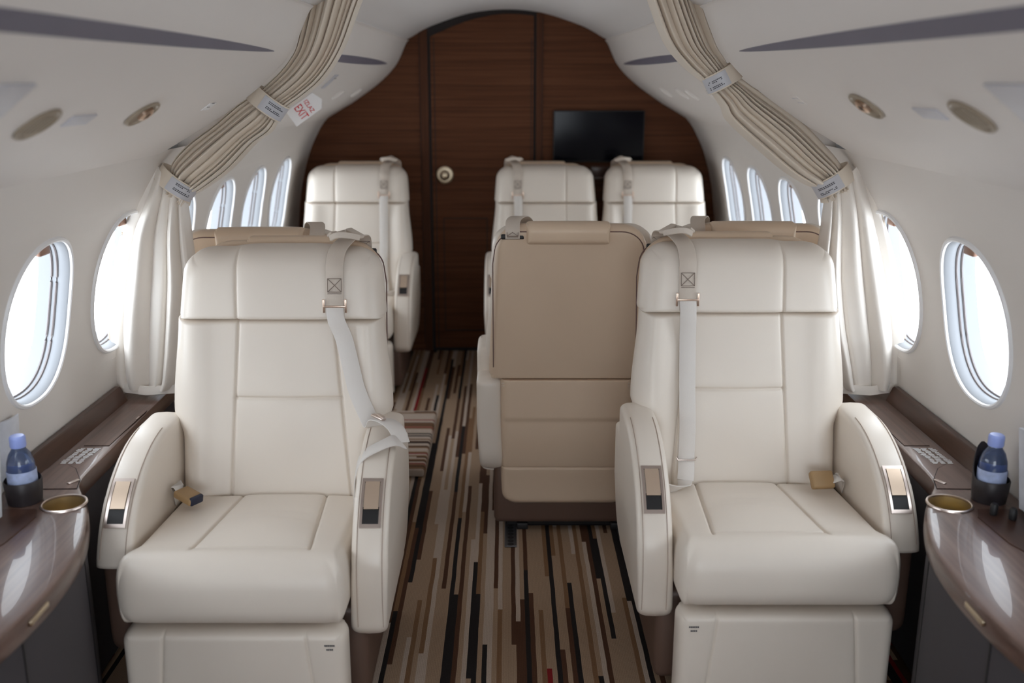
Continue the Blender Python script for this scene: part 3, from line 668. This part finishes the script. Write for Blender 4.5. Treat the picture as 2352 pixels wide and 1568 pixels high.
SG = 'cream leather cabin seats'
def make_seat(X, Y, s, away, lap, lab, arm_in=True, arm_out=True, lie=None, marks=False, clip=False):
    e = empty('passenger_seat', (X, Y, 0), PI if away else 0); tag(e, lab, 'seat', SG)
    K = lambda key, name, fn, par=e: cached(key+(s,), name, fn, par)
    for k in ('back_cushion', 'headrest', 'seat_cushion', 'leg_rest'): K((k,), k, lambda k=k: seat_part(k, s, e))
    for on, k, sg in ((arm_in, 'armrest', -1), (arm_out, 'armrest_out', 1)):
        if not on: continue
        a = K((k,), 'armrest', lambda: seat_part(k, s, e))
        if sg > 0: K(('arm_base',), 'arm_base', lambda: pillow('arm_base', [lambda z: -.285, lambda z: .12], [.16, .418], lambda u, b, h: (.300+h, u, b), .036, .036, (.02, .02, .02, .02), n=2.8, corner={'bl': (.06, .06)}, mat=M['brown'], flip=s, step=.03), a)
        K(('seams', sg), 'seam', lambda: arm_seams(s, sg), a)
        for w, nm in (('bezel', 'control_bezel'), ('lever', 'recline_lever'), ('pocket', 'lever_pocket')): K((w, sg), nm, lambda: controls(s, sg, w), a)
    for k in ('rear_shell', 'rear_shroud', 'head_roll'):
        o = K((k,), k, lambda: rear_parts(k, s))
        if k == 'rear_shell':
            K(('pipe',), 'shell_piping', lambda: rear_parts('shell_piping', s), o); K(('slot',), 'belt_slot', lambda: rear_parts('belt_slot', s), o)
        if k == 'rear_shroud': K(('sst',), 'shroud_stitching', lambda: rear_parts('shroud_stitching', s), o)
    b = K(('bu',), 'shoulder_belt', lambda: belt('upper', s, lap))
    K(('bs',), 'stitching', lambda: belt('stitch', s, lap), b); K(('brs',), 'stitching', lambda: belt('rstitch', s, lap), b); K(('ba',), 'adjuster', lambda: belt('adjuster', s, lap), b)
    if not away or clip: K(('bc',), 'belt_clip', lambda: belt('clip', s, lap), b)
    K(('bl', lap), 'lap_strap', lambda: belt('lower', s, lap), b); K(('br', lap), 'belt_ring', lambda: belt('ring', s, lap), b)
    if lie:
        q = K(('kb', lie), 'buckle', lambda: buckle('body', s, lie)); K(('ks', lie), 'buckle_webbing', lambda: buckle('stub', s, lie), q); lie == 'up' and K(('kr', lie), 'release_button', lambda: buckle('btn', s, lie), q)
    def shroud():
        mb = MB(); mb.box((.0, -.02, .155), (.545, .46, .25), .02); return mb.build('base_shroud', M['brown'], flip=s)
    def foot():
        mb = MB(); mb.box((0, .0, .036), (.46, .34, .07), .008); mb.box((-.17, .165, .012), (.04, .06, .024), .004); mb.box((.17, .165, .012), (.04, .06, .024), .004); return mb.build('base_plate', M['black'], flip=s)
    K(('sh',), 'base_shroud', shroud); K(('ft',), 'base_plate', foot)
    if not (arm_in and arm_out): e.scale.x = .945
    elif Y > 4: e.scale.x = .965
    elif away: e.scale.z = .979
    if marks:
        def mk():
            mb = MB()
            for zz, l in ((.256, .022), (.246, .014)):
                p_ = -.205-l/2
                while p_ < -.205+l/2: mb.box((p_+.0016, -.3835, zz), (.0032, .0006, .0042)); p_ += .0040
            return mb.build('printed_text', M['ink'], flip=s, smooth=False)
        K(('mk',), 'printed_text', mk, [c for c in e.children if c.name.startswith('leg_rest')][0])
    return e
make_seat(.643, 2.47, 1, False, 'straight', 'front row seat whose shoulder belt hangs straight, tan buckle lying on its cushion', lie='flat', marks=True, clip=True)
make_seat(-.606, 2.39, -1, False, 'draped', 'front row seat whose shoulder belt is tangled over its aisle armrest', lie='up', marks=True, clip=True)
make_seat(.214, 3.34, -1, True, 'straight', 'seat turned away in the middle of the aisle, full tan back in view', arm_out=False)
make_seat(.772, 3.34, -1, True, 'straight', 'seat turned away directly behind the front seat with the straight belt', arm_in=False)
make_seat(-.785, 3.37, 1, True, 'straight', 'seat turned away behind the front seat with the tangled belt, tan headrest roll showing')
make_seat(-.775, 4.93, -1, False, 'straight', 'lone rear seat facing forward beside the wooden door, armrest controls in view')
make_seat(.205, 4.93, 1, False, 'straight', 'rear seat facing forward beside the door, aisle half of the pair under the screen', arm_out=False)
make_seat(.762, 4.93, 1, False, 'straight', 'rear seat facing forward beside the windows, window half of the pair under the screen', arm_in=False)

# ------------------------------------------------------------------ curtains
def curtain(side, rows_up, rows_lo, t1, t2, lab, ties):
    gs = lambda t: min(1, sum(math.exp(-((t-q)/.055)**2) for q in ties))
    Y0 = 2.985; root = empty('curtain', (0, 0, 0)); tag(root, lab, 'curtain', 'tied cream curtains')
    def sheet(name, rows, npl, amp, mat, sharpness, seed, ampf, bulk, fwd=lambda t: 0):
        rn = random.Random(seed); Lp = spl([q[0] for q in rows], 12); Rp = spl([q[1] for q in rows], 12); nv = len(Lp); nu = 280
        ph = [rn.uniform(-1, 1) for _ in range(6)]; front, back = [], []
        for i in range(nv):
            t = i/(nv-1); l, r = Lp[i], Rp[i]; w = math.hypot(*(r-l)); fr, bk = [], []
            for k in range(nu):
                u = k/(nu-1); uu = u+.045*math.sin(2*PI*(u*1.3+ph[0]))+.010*math.sin(3*t+ph[1]*3+u*3)*math.sin(PI*u)
                q = abs(math.sin(PI*npl*uu+ph[2])); mod = .65+.35*math.sin(2*PI*(u*2.1+ph[3])+2*t)
                h = amp*ampf(t)*mod*(q**sharpness)
                cap = math.sqrt(max(0, 1-(2*u-1)**2))
                d = bulk(t)*cap**.8+h*min(1, cap*2.2)
                p_ = l+(r-l)*u; fr.append((p_[0], Y0-fwd(t)-.012-d, p_[1])); bk.append((p_[0], Y0-fwd(t)-.008+.010*cap, p_[1]))
            front.append(fr+bk[::-1])
        mb = MB(); mb.grid(front, closed_v=True, caps=True); return mb.build(name, mat, root)
    FW = lambda t: .055*min(1, t*1.6)
    S = lambda L: [((side*a, b), (side*c, d)) for a, b, c, d in L]
    sheet('gathered_swag', S(rows_up), 8.5, .044, M['fabric'], .55, 3+side, lambda t: 1-.80*gs(t), lambda t: .032-.010*gs(t))
    sheet('hanging_panel', S(rows_lo), 4.5, .040, M['fabric2'], .8, 11+side, lambda t: .35+.65*min(1, t*2.2), lambda t: .03-.008*t, FW)
    # hem along the bottom
    a, b, c, d = rows_lo[-1]; mb = MB(); mb.ribbon([(side*a, Y0-.085, b), (side*(a+c)/2, Y0-.117, (b+d)/2), (side*c, Y0-.085, d)], (0, 0.2, 1), .028, .004); mb.build('hem', M['fabric2'], root)
    # outer edge trim
    mb = MB(); ep = spl([(r[0], r[1]) for r in rows_lo], 6); mb.tube([(side*q[0], Y0-.022-FW(i/(len(ep)-1)), q[1]) for i, q in enumerate(ep)], .0045, 6); mb.build('edge_piping', M['fabric'], root)
    for (lx, lz, rx, rz, fr) in (t1, t2):
        l, r = Vector((side*lx, 0, lz)), Vector((side*rx, 0, rz)); c = (l+r)/2; w = (r-l).length/2+.010; ax = (r-l).normalized(); dn = Vector((ax.z, 0, -ax.x))
        def sleeve(a0, a1, hw, grow, mat, name, par, nseg=40):
            rows = []
            for v, g in ((-hw, -.003), (-hw*.97, 0), (hw*.97, 0), (hw, -.003)):
                rows.append([Vector((c.x, Y0-.024, c.z))+dn*v+ax*math.cos(t)*(w+grow+g)+Vector((0, -1, 0))*math.sin(t)*(.046+grow+g) for t in np.linspace(a0, a1, nseg)])
            m_ = MB(); m_.grid(rows, closed_v=(a1-a0 > 6.2)); return m_.build(name, mat, par)
        tb = sleeve(0, 2*PI*.999, .026, 0, M['fabric'], 'tie_back', root)
        t0, t1_ = (.12*PI, .70*PI) if True else (0, PI)
        if side > 0 and False: pass
        # silver care label around the inner face of the tie; inner side is the r end
        tg = sleeve(.10, 1.75, .022, .0018, M['silver'], 'care_label', tb)
        m_ = MB()
        for row in (-.013, -.0085, -.002+.005, .0075):
            for t in np.linspace(.55, 1.35, 9):
                if random.random() < .12: continue
                q = Vector((c.x, Y0-.024, c.z))+dn*row+ax*math.cos(t)*(w+.0024)+Vector((0, -1, 0))*math.sin(t)*(.0484)
                q2 = Vector((c.x, Y0-.024, c.z))+dn*row+ax*math.cos(t+.075)*(w+.0024)+Vector((0, -1, 0))*math.sin(t+.075)*(.0484)
                m_.ribbon([q, q2], dn, .0022, .0004)
        m_.build('label_print', M['ink'], tb, smooth=False)
    return root
upL = [(.585, 1.80, .33, 1.80), (.562, 1.735, .395, 1.735), (.592, 1.60, .462, 1.585), (.622, 1.545, .520, 1.50), (.665, 1.500, .580, 1.45), (.716, 1.462, .650, 1.403), (.775, 1.425, .682, 1.350), (.845, 1.370, .734, 1.312), (.925, 1.315, .810, 1.238), (.975, 1.265, .885, 1.185), (.995, 1.222, .930, 1.160), (1.01, 1.19, .945, 1.13)]
loL = [(1.035, 1.268, .955, 1.175), (1.062, 1.20, .945, 1.15), (1.095, 1.13, .938, 1.10), (1.132, 1.06, .930, 1.02), (1.172, .909, .920, .895), (1.196, .76, .935, .75), (1.196, .63, .965, .62), (1.188, .590, .985, .585)]
t1L, t2L = (.727, 1.458, .652, 1.400, 0), (1.015, 1.232, .932, 1.168, 0)
curtain(-1, upL, loL, t1L, t2L, 'gathered cream curtain tied twice, hanging next to the exit sign', (.465, .91))
upR = [(.57, 1.80, .33, 1.80), (.540, 1.735, .385, 1.735), (.592, 1.60, .442, 1.606), (.620, 1.556, .500, 1.535), (.648, 1.520, .572, 1.478), (.700, 1.48, .618, 1.420), (.750, 1.45, .640, 1.378), (.846, 1.387, .738, 1.293), (.935, 1.305, .819, 1.230), (.975, 1.262, .880, 1.195), (.992, 1.230, .920, 1.175), (1.01, 1.20, .935, 1.14)]
loR = [(1.045, 1.272, .950, 1.18), (1.065, 1.215, .940, 1.15), (1.10, 1.12, .932, 1.08), (1.155, .962, .920, .909), (1.192, .80, .935, .76), (1.204, .68, .965, .66), (1.202, .61, .985, .60), (1.196, .590, .995, .585)]
t1R, t2R = (.655, 1.520, .580, 1.478, 0), (1.005, 1.235, .918, 1.178, 0)
curtain(1, upR, loR, t1R, t2R, 'gathered cream curtain tied twice, hanging on the cabin side with the screen', (.373, .91))

# ------------------------------------------------------------------ side ledges and consoles
LED = [(3.02, 1.05), (2.865, 1.0475), (2.75, 1.046), (2.45, 1.036), (2.30, 1.033), (2.23, 1.024), (2.175, .996), (2.095, .952), (2.02, .922), (1.93, .893), (1.84, .876), (1.7, .868), (1.54, .880), (1.3, .925), (1.05, .985), (.8, 1.04), (.5, 1.06), (-.4, 1.06)]
LEDA = [(3.035, 1.051)]
ZL = .558
def inner(y):
    q = _led; return float(np.interp(-y, [-a[0] for a in q], [a[1] for a in q]))
_led = LEDA+[tuple(q) for q in spl(LED, 6)]
def ledge(side, lab):
    root = empty('side_console', (side*1.0, 2.0, 0)); tag(root, lab, 'console', 'walnut side consoles')
    inv = Matrix.Translation((-side*1.0, -2.0, 0))
    mb = MB(); rows, rows2, lip = [], [], []
    for y, xi in _led:
        xo = wx(.54)*tap(y)-.006
        rows.append([(side*x, y, z) for x, z in ((xo, ZL), (xi+.012, ZL), (xi+.004, ZL-.003), (xi, ZL-.010), (xi, ZL-.040), (xi+.004, ZL-.047), (xi+.012, ZL-.050), (xo, ZL-.050))])
        rows2.append([(side*x, y, z) for x, z in ((xi+.014, ZL-.049), (xi+.014, .012), (xi+.034, .012), (xi+.034, ZL-.049))])
        w1 = wx(.60)*tap(y)-.009
        if 2.19 < y < 2.87: lip.append([(side*x, y, z) for x, z in ((w1+.004, .602), (w1-.010, .602), (w1-.014, .598), (xo-.036, ZL+.0005), (xo, ZL+.0005))])
    mb.grid(rows, closed_v=True, caps=True); top = mb.build('countertop', M['walnut'])
    # cup holder hole
    cc = Vector((side*1.012, 2.108, ZL)); cm = MB(); cm.lathe([(0, -.1), (.046, -.1), (.046, .1), (0, .1)], cc, n=48); cut = cm.build('cutter', M['walnut'])
    md = top.modifiers.new('b', 'BOOLEAN'); md.object = cut; md.operation = 'DIFFERENCE'; md.solver = 'EXACT'
    dg = bpy.context.evaluated_depsgraph_get(); me = bpy.data.meshes.new_from_object(top.evaluated_get(dg)); top.modifiers.clear()
    top.data = me; bpy.data.objects.remove(cut); sharp(top, 30)
    kids = [top]
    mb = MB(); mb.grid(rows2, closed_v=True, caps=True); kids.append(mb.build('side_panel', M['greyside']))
    mb = MB(); mb.grid(lip, closed_v=True, caps=True); kids.append(mb.build('back_lip', M['walnut2']))
    cup = MB(); cup.lathe([(.046, -.001), (.0455, -.03), (.044, -.046), (.03, -.048), (0, -.048)], cc, n=48); kids.append(cup.build('cup_holder', M['cup']))
    rg = MB(); rg.lathe([(.0455, .0), (.0455, .003), (.0475, .0045), (.0505, .0035), (.0515, .0002)], cc, n=48); rr = rg.build('cup_ring', M['bezel'])
    def flat(name, P, z0, h, mat):
        n = len(P); o = add(name, [(side*x, y, z0) for x, y in P]+[(side*x, y, z0+h) for x, y in P], [tuple(range(n))[::-1], tuple(range(n, 2*n))]+[(i, (i+1) % n, n+(i+1) % n, n+i) for i in range(n)], mat, smooth=False); fix(o); return o
    def lid(P, name='lid'):
        c = np.mean(P, 0); out = [tuple(c+(np.array(p_)-c)*(1+.0028/max(.02, np.linalg.norm(np.array(p_)-c)))) for p_ in P]
        a = flat(name, P, ZL+.0002, .0016, M['walnut']); b = flat('lid_gap', out, ZL+.0001, .0006, M['gap']); kids.append(a); b.parent = a; return a
    lid([(1.052, 2.48), (1.052, 2.765), (1.118, 2.765), (1.118, 2.48)])
    lid([(1.150, 2.19), (1.150, 2.30), (1.135, 2.335), (1.105, 2.345), (1.075, 2.32), (1.035, 2.25), (1.020, 2.195)])
    for lx, ly in ((1.042, 2.232),):
        m_ = MB(); m_.box((side*lx, ly, ZL+.003), (.010, .030, .003), .001, R=Matrix.Rotation(side*.5, 3, 'Z')); kids.append(m_.build('lid_latch', M['bezel']))
    m_ = MB()
    rn = random.Random(4)
    for i in range(15):
        yy = 2.355+.0075*i
        for j in range(3):
            x0 = 1.066+.0195*j+rn.uniform(0, .004)-.0006*i+.008; m_.box((side*(x0+.007), yy, ZL+.0006), (rn.uniform(.010, .017), .0030, .0006))
    kids.append(m_.build('engraved_text', M['white'], smooth=False))
    m_ = MB(); m_.box((side*1.055, 2.70, ZL+.0022), (.004, .022, .0006)); kids.append(m_.build('lid_mark', M['bezel'], smooth=False))
    xh = inner(1.66); m_ = MB(); m_.box((side*(xh-.001), 1.66, ZL-.020), (.006, .075, .012), .003); kids.append(m_.build('pull_latch', M['knob']))
    tr = [(1.05, 1.905), (1.043, 2.035), (1.06, 2.075), (1.165, 2.075), (1.165, 1.70), (1.13, 1.70)]
    kids.append(flat('inlaid_tray', tr, ZL+.0002, .0022, M['walnut2']))
    m_ = MB(); m_.box((side*(wx(.45)-.04), 2.43, .25), (.012, .012, .2), .002); 
    # seam lines on the front panel
    for yy in (1.62, 1.98):
        m2 = MB(); m2.box((side*(inner(yy)+.0135), yy, .26), (.003, .004, .48)); kids.append(m2.build('panel_joint', M['black'], smooth=False))
    rr.parent = kids[3]
    for k in kids: k.parent = root; k.matrix_parent_inverse = inv
    return root
ledge(-1, 'walnut topped side console running under the windows next to the exit sign, empty cup holder'); ledge(1, 'walnut topped side console running under the windows, yellow wrapped sweets in its cup holder')

def bottle(side, X, Y, lab):
    r = empty('water_bottle', (X, Y, ZL)); r.scale = (.98, .98, .93); tag(r, lab, 'bottle', 'small water bottles')
    b = MB(); b.lathe([(0, .002), (.028, .002), (.0315, .006), (.032, .02), (.0315, .085), (.030, .105), (.024, .125), (.0165, .137), (.0145, .142), (.0145, .150), (0, .150)], n=36); b.build('bottle_body', M['water'], r)
    l = MB(); l.lathe([(.0325, .035), (.0327, .04), (.0327, .082), (.0322, .085)], n=36); l.build('paper_label', M['blabel'], r)
    c = MB(); c.lathe([(0, .172), (.0145, .172), (.0172, .169), (.0178, .165), (.0178, .146), (.0168, .143), (0, .143)], n=36); c.build('bottle_cap', M['cap'], r); return r
bottle(-1, -1.108, 2.125, 'blue capped water bottle in the holder on the console next to the exit sign')
bottle(1, 1.112, 2.132, 'blue capped water bottle standing beside the folded newspaper')
def holder(side, X, Y, lab, back):
    mb = MB(); rows = []
    for i in range(33):
        t = 2*PI*i/32; h = .055+back*max(0, math.sin(t-.3))**2
        q = lambda r, z: (X+r*math.cos(t), Y+r*1.0*math.sin(t), ZL+z)
        rows.append([q(.034, .001), q(.0375, h*.6), q(.038, h-.003), q(.0395, h), q(.0415, h-.004), q(.040, h*.5), q(.037, .001)])
    mb.grid(rows, closed_v=True); o = mb.build('bottle_holder', M['holder']); tag(o, lab, 'holder', 'dark leather bottle holders'); return o
holder(-1, -1.108, 2.125, 'dark leather cup around the bottle next to the exit sign', .01); holder(1, 1.112, 2.132, 'black leather cup with a raised back around the bottle beside the newspaper', .075)
def slabbook(name, c, dims, R, mat, lab, cat, bend=.02):
    mb = MB(); rows = []; w, h, t = dims
    for i in range(13):
        u = -.5+i/12; row = []
        for (v, d) in [(v, 0) for v in np.linspace(-.5, .5, 9)]+[(v, 1) for v in np.linspace(.5, -.5, 9)]:
            off = bend*(4*u*u)+(t*(.6+.4*math.cos(PI*u)) if d else 0); row.append(Vector(c)+R @ Vector((u*w, off, v*h)))
        rows.append(row)
    mb.grid(rows, closed_v=True, caps=True); o = mb.build(name, mat); return tag(o, lab, cat)
slabbook('newspaper', (1.142, 1.995, ZL+.108), (.13, .19, .014), Matrix.Rotation(1.25, 3, 'Z') @ Matrix.Rotation(-.12, 3, 'X'), M['paper'], 'folded newspaper standing on the console beside the bottle', 'newspaper')
slabbook('magazine', (-1.164, 2.205, ZL+.090), (.07, .165, .006), Matrix.Rotation(1.35, 3, 'Z') @ Matrix.Rotation(.10, 3, 'X'), M['paper'], 'pale magazine standing behind the bottle, exit sign side of the cabin', 'magazine', .008)
o = slabbook('menu_card', (-1.106, 1.955, ZL+.110), (.12, .20, .006), Matrix.Rotation(1.35, 3, 'Z') @ Matrix.Rotation(.12, 3, 'X'), M['paper'], 'white card edge standing on the console tray in front of the bottle', 'card', .003)
gb = MB(); gb.lathe([(0, .002), (.034, .002), (.036, .01), (.036, .12), (.030, .145), (.014, .175), (.013, .21), (0, .21)], (1.137, 1.875, ZL+.004), n=32); gb = gb.build('wine_bottle', M['green']); tag(gb, 'dark green bottle cut off by the picture edge on the console tray', 'bottle')
for k, (x, y, lab) in enumerate(((1.082, 2.045, 'small black plug standing on the console tray, nearer the cup holder'), (1.112, 2.02, 'small black plug on the console tray, nearer the green bottle'))):
    m_ = MB(); m_.lathe([(0, .0005), (.0075, .0005), (.0085, .004), (.0085, .022), (.006, .027), (0, .027)], (x, y, ZL+.0025), n=20); o = m_.build('black_plug', M['black']); tag(o, lab, 'plug', 'black plugs on the console')
for k, (dx, dy, lab) in enumerate(((-.012, .004, 'yellow wrapped sweet resting in the cup holder, nearer the aisle'), (.012, -.008, 'yellow wrapped sweet resting in the cup holder, nearer the wall'), (.004, .018, 'yellow wrapped sweet at the back of the cup holder'))):
    m_ = MB(); c = Vector((1.012+dx, 2.108+dy, ZL-.034)); rows = []
    for t in np.linspace(-1, 1, 17):
        r = .011*math.sqrt(max(.02, 1-min(1, abs(t)*1.35)**2))+(.007 if abs(t) > .85 else 0); rows.append([c+Vector((t*.020*math.cos(k), t*.020*math.sin(k), 0))+Vector((-math.sin(k)*r*math.cos(a), math.cos(k)*r*math.cos(a), r*math.sin(a))) for a in np.linspace(0, 2*PI, 13)[:-1]])
    m_.grid(rows, closed_v=True, caps=True); o = m_.build('wrapped_sweet', M['yellow']); tag(o, lab, 'sweet', 'sweets in the cup holder')

# striped mat lying between the facing seats by the aisle, seat tracks
mb = MB(); mb.box((-.60, 3.95, .021), (.565, .70, .038), .012); tag(mb.build('floor_mat', M['mat']), 'thick cross striped mat on the carpet beside the tangled belt seat', 'mat')
for x, lab in ((.013, 'perforated metal seat track in the carpet at the aisle side of the middle seat'), (.398, 'perforated metal seat track in the carpet beside the straight belt seat')):
    m_ = MB(); m_.box((x, 3.11, .003), (.040, .20, .006), .0015); o = m_.build('seat_track', M['holes']); tag(o, lab, 'track', 'seat tracks in the carpet')
    m_ = MB()
    for k in range(8): m_.lathe([(0, .0), (.0105, .0), (.0105, .0008), (0, .0008)], (x, 3.022+.025*k, .0056), n=16)
    m_.build('track_holes', M['black'], o, smooth=False)

# ------------------------------------------------------------------ daylight
W = bpy.data.worlds.new('sky'); bpy.context.scene.world = W; W.use_nodes = True
bg = W.node_tree.nodes['Background']; bg.inputs['Color'].default_value = (.86, .93, 1., 1); bg.inputs['Strength'].default_value = 5.0
for s in (-1, 1):
    for c in WC:
        ld = bpy.data.lights.new('window_daylight', 'AREA'); ld.shape = 'RECTANGLE'; ld.size = .36; ld.size_y = .42; ld.cycles.is_portal = True
        lo = bpy.data.objects.new('window_daylight', ld); C.objects.link(lo); lo.location = wallp(s, c, ZC, .10); lo.rotation_euler = (PI/2, 0, s*PI/2)

ld = bpy.data.lights.new('added_front_daylight', 'AREA'); ld.shape = 'RECTANGLE'; ld.size = FX1-FX0; ld.size_y = FZ1-FZ0; ld.cycles.is_portal = True  # daylight portal for the added opening behind the camera
lo = bpy.data.objects.new('added_front_daylight', ld); C.objects.link(lo); lo.location = ((FX0+FX1)/2, YF-.06, (FZ0+FZ1)/2); lo.rotation_euler = (PI/2, 0, 0)

# ------------------------------------------------------------------ camera
cam = bpy.data.cameras.new('camera'); co = bpy.data.objects.new('camera', cam); C.objects.link(co)
cam.sensor_width = 36; cam.lens = 36*2290/2352; cam.shift_x = 12/2352
pitch = math.atan(606/2290)
co.location = (0, 0, 1.5); co.rotation_euler = (PI/2-pitch, 0, 0)
cam.dof.use_dof = True; cam.dof.focus_distance = 2.78; cam.dof.aperture_fstop = 2.2; cam.clip_start = .02
S = bpy.context.scene; S.camera = co
S.view_settings.view_transform = 'Standard'; S.view_settings.look = 'None'; S.view_settings.gamma = 1; S.view_settings.use_curve_mapping = False
S.view_settings.exposure = 0.45
S.cycles.use_denoising = True
S.cycles.max_bounces = 14; S.cycles.diffuse_bounces = 10; S.cycles.transparent_max_bounces = 16
